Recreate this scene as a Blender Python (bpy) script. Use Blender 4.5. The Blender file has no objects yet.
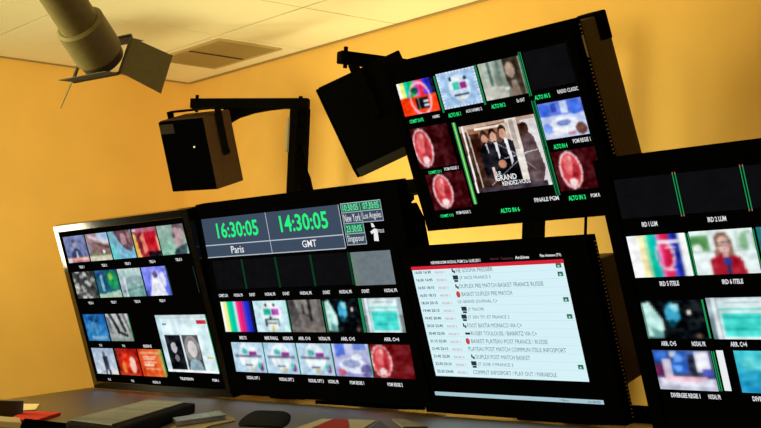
import bpy, math, random
from mathutils import Vector, Matrix
random.seed(4)
C = bpy.context.scene.collection
R = math.radians
CZ = 1.05                      # height of the camera above the floor; desk top at 0.95

# ------------------------------------------------------------------ materials
def lin(c):
    out = []
    for v in c[:3]:
        v = v / 255.0
        out.append(v / 12.92 if v <= 0.04045 else ((v + 0.055) / 1.055) ** 2.4)
    return tuple(out)

def mat(name, col, rough=0.6, spec=0.5, metal=0.0, noise=0.0, nscale=40, bump=0.0, coat=0.0):
    m = bpy.data.materials.new(name); m.use_nodes = True
    nt = m.node_tree; b = nt.nodes['Principled BSDF']
    b.inputs['Base Color'].default_value = (*col, 1)
    b.inputs['Roughness'].default_value = rough
    b.inputs['Metallic'].default_value = metal
    b.inputs['Specular IOR Level'].default_value = spec
    b.inputs['Coat Weight'].default_value = coat
    if noise or bump:
        tc = nt.nodes.new('ShaderNodeTexCoord'); n = nt.nodes.new('ShaderNodeTexNoise')
        n.inputs['Scale'].default_value = nscale; n.inputs['Detail'].default_value = 4
        nt.links.new(tc.outputs['Object'], n.inputs['Vector'])
        if noise:
            r = nt.nodes.new('ShaderNodeValToRGB')
            r.color_ramp.elements[0].color = (*[c * (1 - noise) for c in col], 1)
            r.color_ramp.elements[1].color = (*[min(1, c * (1 + noise)) for c in col], 1)
            r.color_ramp.elements[0].position = .3; r.color_ramp.elements[1].position = .7
            nt.links.new(n.outputs['Fac'], r.inputs['Fac']); nt.links.new(r.outputs['Color'], b.inputs['Base Color'])
        if bump:
            bp = nt.nodes.new('ShaderNodeBump'); bp.inputs['Strength'].default_value = bump
            bp.inputs['Distance'].default_value = .002
            nt.links.new(n.outputs['Fac'], bp.inputs['Height']); nt.links.new(bp.outputs['Normal'], b.inputs['Normal'])
    return m

def emi(name, rgb, s=1.0):
    m = bpy.data.materials.new(name); m.use_nodes = True
    nt = m.node_tree; nt.nodes.clear()
    o = nt.nodes.new('ShaderNodeOutputMaterial'); e = nt.nodes.new('ShaderNodeEmission')
    e.inputs['Color'].default_value = (*lin(rgb), 1); e.inputs['Strength'].default_value = s
    nt.links.new(e.outputs[0], o.inputs[0]); return m

def video_mat():
    m = bpy.data.materials.new('video_picture'); m.use_nodes = True
    nt = m.node_tree; nt.nodes.clear()
    o = nt.nodes.new('ShaderNodeOutputMaterial'); e = nt.nodes.new('ShaderNodeEmission')
    a = nt.nodes.new('ShaderNodeAttribute'); a.attribute_name = 'Col'
    nt.links.new(a.outputs['Color'], e.inputs['Color']); nt.links.new(e.outputs[0], o.inputs[0])
    return m

def perforated(name, col, hole, pitch, rad, axes, extra_rough=.5):
    """painted sheet metal with a staggered grid of round holes (dark), drawn in object space"""
    m = mat(name, col, extra_rough, .4)
    nt = m.node_tree; b = nt.nodes['Principled BSDF']
    tc = nt.nodes.new('ShaderNodeTexCoord'); sp = nt.nodes.new('ShaderNodeSeparateXYZ')
    nt.links.new(tc.outputs['Object'], sp.inputs[0])
    def M(op, a, b2=None):
        n = nt.nodes.new('ShaderNodeMath'); n.operation = op
        for i, v in enumerate((a, b2)):
            if v is None: continue
            if isinstance(v, (int, float)): n.inputs[i].default_value = v
            else: nt.links.new(v, n.inputs[i])
        return n.outputs[0]
    p = M('DIVIDE', sp.outputs[axes[0]], pitch); q = M('DIVIDE', sp.outputs[axes[1]], pitch * .9)
    row = M('FLOOR', q); odd = M('MODULO', M('ABSOLUTE', row), 2.0)
    p2 = M('ADD', p, M('MULTIPLY', odd, .5))
    fx = M('SUBTRACT', M('FRACT', p2), .5); fy = M('SUBTRACT', M('FRACT', q), .5)
    d = M('SQRT', M('ADD', M('MULTIPLY', fx, fx), M('MULTIPLY', fy, fy)))
    k = M('LESS_THAN', d, rad)
    mx = nt.nodes.new('ShaderNodeMix'); mx.data_type = 'RGBA'
    nt.links.new(k, mx.inputs['Factor'])
    mx.inputs['A'].default_value = (*col, 1); mx.inputs['B'].default_value = (*hole, 1)
    nt.links.new(mx.outputs['Result'], b.inputs['Base Color'])
    return m

M_WALL = mat('wall_paint', (.90, .55, .15), .9, .15, noise=.03, nscale=6, bump=.12)
M_BEZEL = mat('gloss_black_plastic', (.0012, .0012, .0012), .12, .5)
M_BEZEL2 = mat('satin_black_plastic', (.0012, .0012, .0012), .6, 0.0)
M_BLACK = mat('matt_black_metal', (.0022, .0018, .0012), .8, 0.02)
M_CABLE = mat('black_cable', (.002, .0015, .001), .9, 0.0)
M_SCREEN = mat('screen_glass', (.0012, .0012, .0018), .5, 0.0)
M_HOUS = perforated('perforated_housing', (.12, .072, .032), (.014, .009, .004), .0055, .34, (1, 2))
M_HOUSB = mat('housing_black', (.002, .0015, .001), .7, 0.0)
M_SPK = mat('speaker_cabinet', (.045, .022, .009), .7, .1, noise=.1)
M_GRILLE = mat('speaker_grille', (.0012, .0012, .001), .9, 0.0)
M_LAMP = mat('lamp_olive_enamel', (.23, .18, .07), .5, .4, noise=.08, nscale=60)
M_LAMPD = mat('lamp_dark_metal', (.06, .045, .02), .55, .4)
M_DOOR = mat('barn_door_metal', (.17, .13, .06), .55, .35, noise=.08, nscale=80)
M_VIDEO = video_mat()
M_WHITE = emi('screen_white', (235, 238, 240)); M_GREEN = emi('screen_green', (40, 245, 130), 1.0)
M_METER = emi('meter_green', (30, 150, 85)); M_METERD = emi('meter_dark_green', (16, 70, 42))
M_METERB = emi('meter_bright', (150, 225, 110))
M_TXTD = emi('screen_text_grey', (92, 106, 120)); M_TXTDD = emi('screen_text_dark', (40, 52, 62))
M_TXTR = emi('screen_text_red', (205, 90, 100)); M_RED = emi('screen_red', (215, 35, 55))
M_TXTG = emi('screen_text_faint', (90, 60, 60)); M_GREYL = emi('caption_grey', (225, 225, 230))
M_SLATE = emi('clock_panel', (62, 76, 96)); M_GPANEL = emi('clock_green_panel', (20, 125, 85))
M_PALEG = emi('clock_pale_green', (150, 240, 190)); M_LINE = emi('clock_line', (185, 195, 205))
M_EDGE = emi('screen_edge_line', (38, 62, 58))
M_MARKG = emi('list_green_mark', (40, 110, 80))

def ceiling_mat():
    m = mat('ceiling_tiles', (.93, .84, .58), .9, .1)
    nt = m.node_tree; b = nt.nodes['Principled BSDF']
    g = nt.nodes.new('ShaderNodeNewGeometry'); n = nt.nodes.new('ShaderNodeTexNoise')
    n.inputs['Scale'].default_value = 60
    nt.links.new(g.outputs['Position'], n.inputs['Vector'])
    bp = nt.nodes.new('ShaderNodeBump'); bp.inputs['Strength'].default_value = .2; bp.inputs['Distance'].default_value = .002
    nt.links.new(n.outputs['Fac'], bp.inputs['Height']); nt.links.new(bp.outputs['Normal'], b.inputs['Normal'])
    return m

def wood_mat():
    m = mat('desk_wood', (.06, .035, .012), .36, .14)
    nt = m.node_tree; b = nt.nodes['Principled BSDF']
    tc = nt.nodes.new('ShaderNodeTexCoord'); mp = nt.nodes.new('ShaderNodeMapping')
    mp.inputs['Scale'].default_value = (1.5, 22, 22); n = nt.nodes.new('ShaderNodeTexNoise')
    n.inputs['Scale'].default_value = 3; n.inputs['Detail'].default_value = 6
    r = nt.nodes.new('ShaderNodeValToRGB')
    r.color_ramp.elements[0].color = (.050, .028, .007, 1); r.color_ramp.elements[1].color = (.088, .050, .013, 1)
    r.color_ramp.elements[0].position = .35; r.color_ramp.elements[1].position = .65
    L = nt.links
    L.new(tc.outputs['Object'], mp.inputs['Vector']); L.new(mp.outputs[0], n.inputs['Vector'])
    L.new(n.outputs['Fac'], r.inputs['Fac']); L.new(r.outputs['Color'], b.inputs['Base Color'])
    return m

# ------------------------------------------------------------------ mesh helpers
class MB:
    def __init__(s): s.v = []; s.f = []; s.m = []
    def add(s, vs, fs, mi=0):
        o = len(s.v); s.v += [tuple(p) for p in vs]
        for f in fs: s.f.append(tuple(i + o for i in f)); s.m.append(mi)
    def box(s, a, b, mi=0, M=None):
        x0, y0, z0 = a; x1, y1, z1 = b
        vs = [Vector(p) for p in ((x0,y0,z0),(x1,y0,z0),(x1,y1,z0),(x0,y1,z0),(x0,y0,z1),(x1,y0,z1),(x1,y1,z1),(x0,y1,z1))]
        if M: vs = [M @ p for p in vs]
        s.add(vs, [(3,2,1,0),(4,5,6,7),(0,1,5,4),(1,2,6,5),(2,3,7,6),(3,0,4,7)], mi)
    def prism(s, pts, z0, z1, mi=0, M=None):
        n = len(pts); vs = [Vector((x, y, z0)) for x, y in pts] + [Vector((x, y, z1)) for x, y in pts]
        if M: vs = [M @ p for p in vs]
        s.add(vs, [tuple(range(n))[::-1], tuple(range(n, 2*n))] + [(i, (i+1) % n, (i+1) % n + n, i + n) for i in range(n)], mi)
    def tube(s, path, rad, n=12, mi=0, caps=True):
        path = [Vector(p) for p in path]; rings = []
        if not isinstance(rad, (list, tuple)): rad = [rad] * len(path)
        up = Vector((0, 0, 1))
        for i, p in enumerate(path):
            d = (path[min(i+1, len(path)-1)] - path[max(i-1, 0)]).normalized()
            a = d.cross(up)
            if a.length < 1e-3: a = d.cross(Vector((1, 0, 0)))
            a.normalize(); b = d.cross(a).normalized()
            rings.append([p + (a * math.cos(2*math.pi*k/n) + b * math.sin(2*math.pi*k/n)) * rad[i] for k in range(n)])
        o = [q for r in rings for q in r]; f = []
        for i in range(len(path)-1):
            for k in range(n): f.append((i*n+k, i*n+(k+1) % n, (i+1)*n+(k+1) % n, (i+1)*n+k))
        if caps: f.append(tuple(range(n))[::-1]); f.append(tuple(range((len(path)-1)*n, len(path)*n)))
        s.add(o, f, mi)
    def build(s, name, mats, parent=None, bevel=0, smooth=False, seg=2):
        me = bpy.data.meshes.new(name); me.from_pydata(s.v, [], s.f)
        if not isinstance(mats, (list, tuple)): mats = [mats]
        for m in mats: me.materials.append(m)
        for p, mi in zip(me.polygons, s.m): p.material_index = mi; p.use_smooth = smooth
        import bmesh
        bm = bmesh.new(); bm.from_mesh(me); bmesh.ops.recalc_face_normals(bm, faces=bm.faces); bm.to_mesh(me); bm.free()
        me.update(); o = bpy.data.objects.new(name, me); C.objects.link(o)
        if parent: o.parent = parent
        if bevel:
            b = o.modifiers.new('bevel', 'BEVEL'); b.width = bevel; b.segments = seg; b.limit_method = 'ANGLE'
        return o

def bx(name, a, b, m, parent=None, bevel=0):
    k = MB(); k.box(a, b); return k.build(name, m, parent, bevel)
def thing(name, label, cat, loc, rot=(0, 0, 0), group=None):
    o = bpy.data.objects.new(name, None); C.objects.link(o); o.location = loc; o.rotation_euler = rot
    o['label'] = label; o['category'] = cat; o.empty_display_size = .1
    if group: o['group'] = group
    return o
def tag(o, label, cat, group=None):
    o['label'] = label; o['category'] = cat
    if group: o['group'] = group
    return o
def struct(name, a, b, m, bevel=0):
    o = bx(name, a, b, m, None, bevel); o['kind'] = 'structure'; return o

# ------------------------------------------------------------------ room shell
XW, YW, HC = -6.14, 2.985, CZ + 1.175
XR, YF = 2.6, -3.4
o = struct('floor', (XW-.1, YF-.1, -.1), (XR+.1, YW+.1, 0), mat('floor_carpet', (.10, .07, .05), .95, .1, noise=.3, nscale=200))
struct('wall_left', (XW-.1, YF, 0), (XW, YW, HC), M_WALL)
struct('wall_back', (XW-.1, YW, 0), (XR+.1, YW+.1, HC), M_WALL)
struct('wall_right', (XR, YF, 0), (XR+.1, YW, HC), M_WALL)
struct('wall_front', (XW-.1, YF-.1, 0), (XR+.1, YF, HC), M_WALL)
# ceiling: square tiles with small bevelled reveals over a dark backing slab
X0, Y0 = -5.163, 2.613
bk = struct('ceiling', (XW-.1, YF-.1, HC + .012), (XR+.1, YW+.1, HC+.1), mat('ceiling_void', (.25, .17, .07), .95, .05))
ct = MB(); G = .0035
i0 = math.floor((XW - X0) / .6); i1 = math.ceil((XR - X0) / .6)
j0 = math.floor((YF - Y0) / .6); j1 = math.ceil((YW - Y0) / .6)
for i in range(i0, i1):
    for j in range(j0, j1):
        a = max(X0 + i*.6 + G, XW); b = min(X0 + (i+1)*.6 - G, XR)
        c = max(Y0 + j*.6 + G, YF); d = min(Y0 + (j+1)*.6 - G, YW)
        if b - a > .01 and d - c > .01: ct.box((a, c, HC), (b, d, HC + .012))
o = ct.build('tile_panels', ceiling_mat(), bk); o['kind'] = 'structure'
# wall angle profiles where the ceiling meets the walls
M_TRIM = mat('trim_brown', (.40, .26, .10), .7, .1)
struct('trim_1', (XW + .012, YW - .012, HC - .005), (XR, YW, HC - .001), M_TRIM)
struct('trim_2', (XW, YF, HC - .005), (XW + .012, YW - .012, HC - .001), M_TRIM)
# dark door-shaped panel, added out of view to blacken the left bezel's reflection
d = bx('unseen_dark_panel', (XW, .90, 0), (XW + .03, 1.88, 2.02), mat('unseen_panel_dark', (.03, .02, .012), .6, .2)); d['kind'] = 'structure'
k = MB(); k.tube([(XW+.03, 1.80, 1.02), (XW+.075, 1.80, 1.02), (XW+.075, 1.68, 1.02)], .009)
k.build('unseen_panel_handle', M_BLACK, d)

# ceiling air vent
vt = thing('ceiling_vent', 'square perforated grey-brown air vent set in the ceiling by the wall corner', 'vent', (-5.475, 2.766, HC - .002))
k = MB()
for a, b in (((-.27, -.13, -.004), (.27, -.115, .002)), ((-.27, .118, -.004), (.27, .133, .002)), ((-.27, -.115, -.004), (-.255, .118, .002)), ((.255, -.115, -.004), (.27, .118, .002))):
    k.box(a, b)
k.build('frame', mat('vent_frame', (.50, .38, .17), .6, .3), vt)
bx('panel', (-.255, -.115, -.003), (.255, .118, .001), perforated('vent_perforated', (.40, .30, .125), (.12, .08, .03), .009, .3, (0, 1)), vt)
k = MB()
for q in range(22): k.box((-.006, -.112 + q*.0104, -.006), (.006, -.106 + q*.0104, -.0035))
k.build('slot', mat('vent_slot', (.06, .04, .015), .8, .1), vt)

# ------------------------------------------------------------------ desk
ZD = CZ - .1
dk = thing('desk', 'long dark wooden console desk carrying the row of monitors', 'desk', (-2.5, 1.7, 0))
k = MB()
top = [(-6.08, YW-.01), (-6.08, 2.61), (-3.778, 1.381), (-1.9, .378), (.4, .378), (.4, YW-.01)]
k.prism([(x+2.5, y-1.7) for x, y in top], ZD - .035, ZD)
k.build('desk_top', wood_mat(), dk, .002)
k = MB()
for x, y0, y1 in ((-5.7, 2.5, 2.95), (-3.9, 1.6, 2.95), (-1.9, .6, 2.95), (.2, .6, 2.95)):
    bx('side_panel', (x+2.5, y0-1.7, 0), (x+2.53, y1-1.7, ZD - .035), mat('desk_panel', (.03, .02, .012), .6, .3), dk)

# ------------------------------------------------------------------ picture painting
class Cv:
    def __init__(s, w, h, bg=(0, 0, 0)):
        s.w = w; s.h = h; s.p = [[list(bg) for _ in range(w)] for _ in range(h)]
    def each(s, fn):
        for j in range(s.h):
            y = (j + .5) / s.h
            for i in range(s.w):
                x = (i + .5) / s.w
                r = fn(x, y, s.p[j][i])
                if r is not None: s.p[j][i] = list(r)
        return s
    def _b(s, c, al, p): return [p[k] * (1-al) + c[k] * al for k in range(3)]
    def rect(s, x0, y0, x1, y1, c, al=1):
        return s.each(lambda x, y, p: s._b(c, al, p) if x0 <= x <= x1 and y0 <= y <= y1 else None)
    def ell(s, cx, cy, rx, ry, c, al=1, soft=.0):
        def f(x, y, p):
            d = ((x-cx)/rx)**2 + ((y-cy)/ry)**2
            if d <= 1: return s._b(c, al * (1 if not soft else min(1, (1-d)/soft)), p)
        return s.each(f)
    def ring(s, cx, cy, rx, ry, t, c):
        return s.each(lambda x, y, p: c if abs(math.hypot((x-cx)/rx, (y-cy)/ry) - 1) < t else None)
    def poly(s, pts, c, al=1):
        def ins(x, y):
            r = False; n = len(pts)
            for i in range(n):
                x1, y1 = pts[i]; x2, y2 = pts[(i+1) % n]
                if (y1 > y) != (y2 > y) and x < (x2-x1)*(y-y1)/(y2-y1)+x1: r = not r
            return r
        return s.each(lambda x, y, p: s._b(c, al, p) if ins(x, y) else None)
    def line(s, x0, y0, x1, y1, w, c, al=1):
        L = math.hypot(x1-x0, y1-y0)
        def f(x, y, p):
            t = ((x-x0)*(x1-x0)+(y-y0)*(y1-y0))/L/L
            if -.02 <= t <= 1.02 and abs((x-x0)*(y1-y0)-(y-y0)*(x1-x0))/L < w: return s._b(c, al, p)
        return s.each(f)
    def grad(s, c0, c1, ax=1):
        return s.each(lambda x, y, p: [c0[k]*(1-(y if ax else x))+c1[k]*(y if ax else x) for k in range(3)])
    def blur(s, n=1):
        for _ in range(n):
            q = s.p; s.p = [[[sum(q[min(max(j+b, 0), s.h-1)][min(max(i+a, 0), s.w-1)][k] * w for a, b, w in ((0,0,.36),(1,0,.16),(-1,0,.16),(0,1,.16),(0,-1,.16))) for k in range(3)] for i in range(s.w)] for j in range(s.h)]
        return s
    def mottle(s, a, n):
        g = [[random.uniform(-a, a) for _ in range(n+1)] for _ in range(n+1)]
        def f(x, y, p):
            i, j = int(x*n), int(y*n); u, v = x*n-i, y*n-j
            d = (g[j][i]*(1-u)+g[j][i+1]*u)*(1-v)+(g[j+1][i]*(1-u)+g[j+1][i+1]*u)*v
            return [max(0, min(255, c + d)) for c in p]
        return s.each(f)
    def noise(s, a):
        return s.each(lambda x, y, p: [max(0, min(255, v + d)) for d in (random.uniform(-a, a),) for v in p])
    def bars(s, cols, x0=0, x1=1, y0=0, y1=1):
        n = len(cols)
        for i, c in enumerate(cols): s.rect(x0+(x1-x0)*i/n, y0, x0+(x1-x0)*(i+1)/n, y1, c)
        return s

BARS = [(250,250,250), (245,240,150), (20,225,215), (30,210,130), (245,60,150), (235,30,60), (40,60,230), (20,30,120)]
def presenter(c):
    c.grad((95,105,150), (120,130,175)); c.ell(.45,.5,.3,.5,(150,160,205),.4,.8)
    c.poly([(.2,.2),(.75,.2),(.66,.45),(.5,.55),(.33,.46)], (52,62,98)); c.poly([(.45,.2),(.55,.2),(.5,.5)], (190,200,225))
    c.ell(.46,.68,.085,.15,(165,160,170)); c.ell(.45,.8,.09,.07,(80,85,110))
    c.rect(0,.03,1,.2,(226,150,130)); c.rect(.0,.0,.2,.2,(225,215,215)); c.rect(.35,.12,.95,.15,(245,215,200))
def arena(c):
    c.grad((120,85,80), (170,140,145)); c.poly([(.55,1),(1,1),(1,.6),(.5,.85)], (165,190,220)); c.poly([(.1,.85),(.95,.55),(1,.65),(.15,.95)], (205,195,200))
    c.poly([(.3,.62),(1,.4),(1,.48),(.3,.7)], (95,70,70)); c.rect(.0,.3,.18,.6,(150,165,200),.6); c.rect(0,0,1,.2,(205,205,180)); c.ell(.7,.33,.06,.06,(255,255,255)); c.poly([(0,.2),(1,.2),(.9,.27),(.1,.3)], (120,120,95))
def woman(c):
    c.grad((125,185,215), (120,175,185)); c.poly([(.25,1),(.95,1),(.98,.45),(.85,.25),(.6,.35),(.4,.6)], (98,68,78)); c.ell(.62,.68,.13,.2,(180,140,150)); c.poly([(.8,.95),(.95,.9),(.9,.5),(.8,.6)],(170,120,120)); c.poly([(.0,.0),(.35,.0),(.2,.5),(0,.6)], (110,205,205))
def redface(c):
    c.grad((150,30,40), (165,80,105)); c.rect(.45,.2,.95,.85,(190,25,40)); c.poly([(.15,.3),(.38,.3),(.45,.85),(.2,.8)], (115,35,40)); c.poly([(.33,.1),(.5,.2),(.46,.85),(.3,.7)], (225,130,110)); c.poly([(0,0),(.2,0),(.1,.8),(0,.8)], (240,185,90)); c.rect(.5,0,1,.2,(25,10,18)); c.poly([(.9,.2),(1,.2),(1,.6),(.9,.7)], (235,160,130)); c.rect(.02,.9,.18,.97,(240,230,240)); c.rect(.2,.85,1,1,(178,105,130),.8)
def paleman(c):
    c.grad((135,190,165), (150,175,165)); c.ell(.72,.6,.24,.4,(175,145,150),1,.5); c.poly([(.6,1),(1,1),(1,.6),(.88,.85),(.6,.88)], (95,85,92)); c.poly([(.45,0),(.9,0),(1,.35),(.8,.3),(.55,.2)], (60,78,84)); c.poly([(.9,0),(1,0),(1,.3)], (150,215,190)); c.ell(.58,.62,.04,.1,(90,100,105))
def crowd(c):
    c.grad((70,72,72), (60,62,60))
    for _ in range(26): c.ell(random.random(), random.random(), .1, .07, random.choice([(210,210,205),(35,38,40),(140,142,140),(175,175,170)]), .85)
def aquarium(c):
    c.grad((30,100,120), (30,80,110)); c.ell(.75,.62,.28,.38,(30,150,90),1,.6); c.ell(.68,.75,.1,.12,(130,190,70)); c.rect(.2,.25,.32,.85,(140,175,205)); c.poly([(0,0),(1,0),(1,.28),(.2,.15),(0,.15)], (170,200,175)); c.rect(.05,.8,.3,.95,(30,70,140))
def harbour(c):
    c.grad((110,160,150), (190,210,210)); c.poly([(0,.55),(.6,.75),(1,.7),(1,.6),(0,.4)], (140,165,170)); c.rect(.0,.0,.25,.6,(200,200,220),.5); c.line(.1,.2,.95,.35,.02,(85,115,115)); c.line(.2,.4,.95,.5,.015,(120,145,145)); c.rect(.2,.0,.26,.7,(225,225,235))
def bluewhite(c):
    c.grad((105,120,235), (130,135,240)); c.ell(.55,.5,.3,.4,(195,195,250),1,.6); c.poly([(.15,0),(.85,0),(.75,.3),(.6,.75),(.45,.85),(.3,.4)], (238,240,255)); c.ell(.52,.72,.1,.12,(90,80,130)); c.ell(.8,.55,.1,.25,(225,225,250)); c.rect(.0,.0,.12,.2,(70,80,160))
def deepblue(c):
    c.grad((45,130,190), (25,95,165)); c.ell(.4,.5,.35,.3,(90,150,190),.6,.8); c.ell(.5,.82,.3,.12,(25,60,110),.8); c.rect(.2,.08,.9,.18,(185,205,220),.6); c.line(0,.2,.6,.9,.03,(60,150,210),.6)
def zebra(c):
    c.grad((150,155,150), (195,200,200)); c.line(.2,1,.45,.4,.06,(40,42,45)); c.line(.55,1,.75,.35,.06,(45,42,45)); c.line(.4,.35,.8,.2,.05,(30,30,35)); c.line(.8,1,.95,.3,.04,(110,110,112)); c.rect(0,0,1,.1,(130,150,145)); c.poly([(.0,.3),(.2,.25),(.15,.8),(0,.9)], (110,120,130))
def webpage(c):
    c.rect(0,0,1,1,(218,240,244)); c.rect(0,.93,1,1,(195,215,218)); c.rect(.1,.95,.9,.97,(225,235,235)); c.rect(0,.0,.08,1,(190,215,225)); c.rect(.8,.83,.98,.9,(205,50,70)); c.rect(.8,.4,.98,.8,(205,230,235))
    c.rect(.1,.05,.42,.65,(25,28,36)); c.poly([(.12,.05),(.34,.05),(.38,.3),(.26,.4),(.15,.3)], (16,16,22)); c.ell(.24,.43,.055,.09,(190,185,190)); c.ell(.26,.25,.04,.06,(130,130,140))
    c.rect(.44,.05,.76,.65,(70,72,76)); c.ell(.6,.4,.15,.24,(128,126,128)); c.ell(.6,.41,.09,.14,(210,205,205)); c.poly([(.46,.05),(.74,.05),(.7,.2),(.6,.25),(.5,.2)], (150,180,192)); c.rect(0,0,1,.045,(245,250,250)); c.rect(.12,.82,.2,.85,(120,150,165)); c.rect(.85,.25,.95,.28,(215,200,120))
def standing(c):
    c.grad((205,215,225), (160,180,205)); c.rect(.44,.2,.66,.7,(58,62,78)); c.ell(.52,.77,.06,.1,(95,85,90)); c.poly([(.45,.2),(.53,.2),(.5,0),(.44,0)], (60,60,70)); c.poly([(.57,.2),(.66,.2),(.68,0),(.6,0)], (60,60,70)); c.poly([(.2,.05),(.42,.08),(.42,.14)], (110,115,125)); c.ell(.84,.1,.14,.05,(240,220,190))
def redshow(c):
    c.grad((190,35,20), (150,25,20)); c.ell(.5,.55,.35,.4,(230,60,35),1,.7); c.ell(.7,.4,.13,.3,(245,200,180)); c.ell(.3,.3,.1,.2,(240,130,60)); c.rect(0,0,.08,1,(60,20,10)); c.rect(.1,0,.9,.1,(190,60,30))
def orangetext(c):
    c.grad((215,70,30), (235,110,50), 0); c.rect(.1,.82,.9,.9,(240,170,120))
    for y in (.7,.6,.5,.4): c.rect(.18, y, random.uniform(.55,.75), y+.045, (250,225,205))
    c.rect(.2,.28,.8,.32,(245,190,150)); c.poly([(.9,0),(1,0),(1,1),(.85,1)], (150,190,90), .6)
def colourbars(c):
    c.bars([(252,252,245),(248,238,150),(10,220,150),(0,200,165),(200,225,235),(245,50,130),(225,30,120),(70,60,215),(30,45,200),(15,20,50)])
def testcard(c, bg=(195,228,238)):
    c.rect(0,0,1,1,bg); c.ell(.5,.6,.3,.38,(235,245,248)); c.ell(.5,.25,.22,.2,(235,245,240))
    c.rect(.3,.55,.5,.72,(40,190,160)); c.rect(.52,.55,.74,.72,(165,60,165)); c.rect(.3,.38,.72,.43,(40,60,80)); c.rect(.3,.2,.34,.4,(40,60,80)); c.rect(.68,.2,.72,.4,(60,80,90)); c.rect(.45,.44,.5,.5,(30,40,60)); c.ell(.38,.85,.04,.04,(20,25,35)); c.ell(.62,.85,.04,.04,(20,25,35)); c.rect(.36,.26,.64,.3,(60,90,100)); c.rect(.47,.05,.53,.2,(225,200,90))
def testcard2(c):
    c.rect(0,0,1,1,(180,210,230)); c.ell(.5,.55,.3,.42,(228,240,248)); c.rect(.32,.6,.5,.74,(60,180,190)); c.rect(.52,.55,.75,.7,(140,50,140)); c.ell(.4,.7,.09,.09,(80,190,190)); c.rect(.08,.5,.9,.56,(105,110,130)); c.rect(.15,.52,.8,.54,(225,230,240)); c.rect(.36,.22,.6,.28,(30,60,100)); c.rect(.48,.08,.58,.2,(215,190,130)); c.ell(.86,.2,.06,.13,(150,60,150)); c.ell(.8,.25,.05,.1,(60,200,160)); c.ell(.3,.3,.06,.08,(250,250,250))
def greytower(c):
    c.grad((105,100,98), (135,128,122)); c.poly([(0,1),(.2,1),(.3,.5),(0,.2)], (75,72,74)); c.rect(.6,.35,.68,1,(45,45,48)); c.rect(.42,.55,.48,.85,(55,55,55)); c.poly([(.3,.0),(1,.0),(1,.3),(.5,.2)], (120,112,105)); c.rect(.5,.5,.6,.55,(60,60,60)); c.rect(.88,.2,1,1,(95,90,88))
def nightlamp(c):
    c.rect(0,0,1,1,(8,14,18)); c.poly([(.02,.05),(.3,.1),(.33,.5),(.15,.95),(.02,.9)], (190,232,225)); c.poly([(.12,.3),(.3,.2),(.3,.05),(.1,.05)], (110,165,160)); c.ell(.5,.65,.12,.26,(60,165,200)); c.ell(.55,.8,.07,.1,(150,220,235)); c.ell(.47,.4,.06,.1,(20,80,100)); c.ell(.76,.66,.04,.06,(255,235,220)); c.ell(.85,.1,.05,.05,(110,80,60))
def sheet(c):
    c.rect(0,0,1,1,(150,172,180)); c.rect(.18,.0,.88,.97,(222,240,240)); c.rect(.22,.08,.85,.62,(70,215,205)); 
    for y in (.15,.24,.33,.42,.51): c.rect(.22, y, .85, y+.015, (40,185,180))
    c.rect(.18,.7,.88,.74,(90,210,200)); c.rect(.3,.84,.8,.87,(160,180,190)); c.rect(.9,.0,1,.5,(120,130,130)); c.rect(0,.0,.1,.5,(110,135,140)); c.rect(.1,.0,.14,1,(235,240,245)); c.rect(.85,.05,.86,.95,(120,140,140))
def washed(c):
    c.grad((150,150,205), (205,210,240)); c.rect(.1,.6,.2,1,(80,110,210)); c.rect(.22,.65,.34,1,(90,125,225)); c.rect(.6,.8,.9,1,(120,150,225)); c.ell(.5,.35,.35,.22,(225,232,250)); c.ell(.48,.4,.25,.12,(150,160,200)); c.ell(.2,.15,.1,.1,(190,90,110)); c.ell(.85,.2,.15,.2,(110,105,160)); c.rect(.4,.1,.8,.16,(235,240,250)); c.ell(.65,.6,.14,.08,(240,245,252))
def redglobe(c, cx=.25, bg=(118,18,24), small=False):
    c.grad(bg, tuple(int(v*.85) for v in bg), 0); c.ell(cx,.5,.25,.46,(240,205,205)); c.ell(cx,.5,.21,.41,(205,60,70)); c.ell(cx-.02,.62,.11,.25,(225,110,110)); c.ell(cx,.2,.09,.1,(245,225,225)); c.ell(cx+.1,.45,.07,.2,(165,35,45)); c.ell(cx+.03,.78,.04,.08,(240,170,170))
def globeB(c): redglobe(c, .24, (62,8,14))
def globeC(c): redglobe(c, .36, (70,10,16))
def mire_red(c):
    c.rect(0,0,1,.55,(250,60,15)); c.bars([(250,250,240),(235,235,120),(20,215,190),(20,195,110),(90,190,130),(230,70,190),(235,40,70),(70,60,230),(35,45,180),(15,15,45)], y0=.52)
    c.ring(.56,.45,.27,.46,.09,(245,170,190)); c.rect(.4,.15,.76,.47,(20,20,30)); c.rect(.62,.22,.74,.26,(235,235,240)); c.rect(.62,.33,.74,.37,(235,235,240)); c.rect(.47,.15,.5,.47,(150,150,160)); c.ell(.45,.7,.1,.1,(20,90,70))
def stamp(c):
    c.rect(0,0,1,1,(150,165,225)); c.rect(.06,.06,.94,.94,(165,200,235)); c.noise(14)
    for k in range(12):
        t = k / 11 * .94 + .03
        for x, y in ((t,.03),(t,.97),(.03,t),(.97,t)): c.ell(x, y, .025, .03, (245,250,255))
    c.ell(.52,.52,.27,.36,(215,232,248)); c.rect(.36,.48,.52,.68,(50,185,155)); c.rect(.54,.48,.7,.66,(170,55,145)); c.rect(.34,.3,.72,.36,(60,80,110)); c.ell(.33,.78,.04,.05,(30,40,60)); c.ell(.7,.74,.04,.05,(50,60,80)); c.ell(.5,.78,.12,.06,(235,240,250)); c.rect(.5,.12,.55,.26,(215,200,110)); c.rect(.42,.2,.66,.26,(230,238,245))
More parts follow.
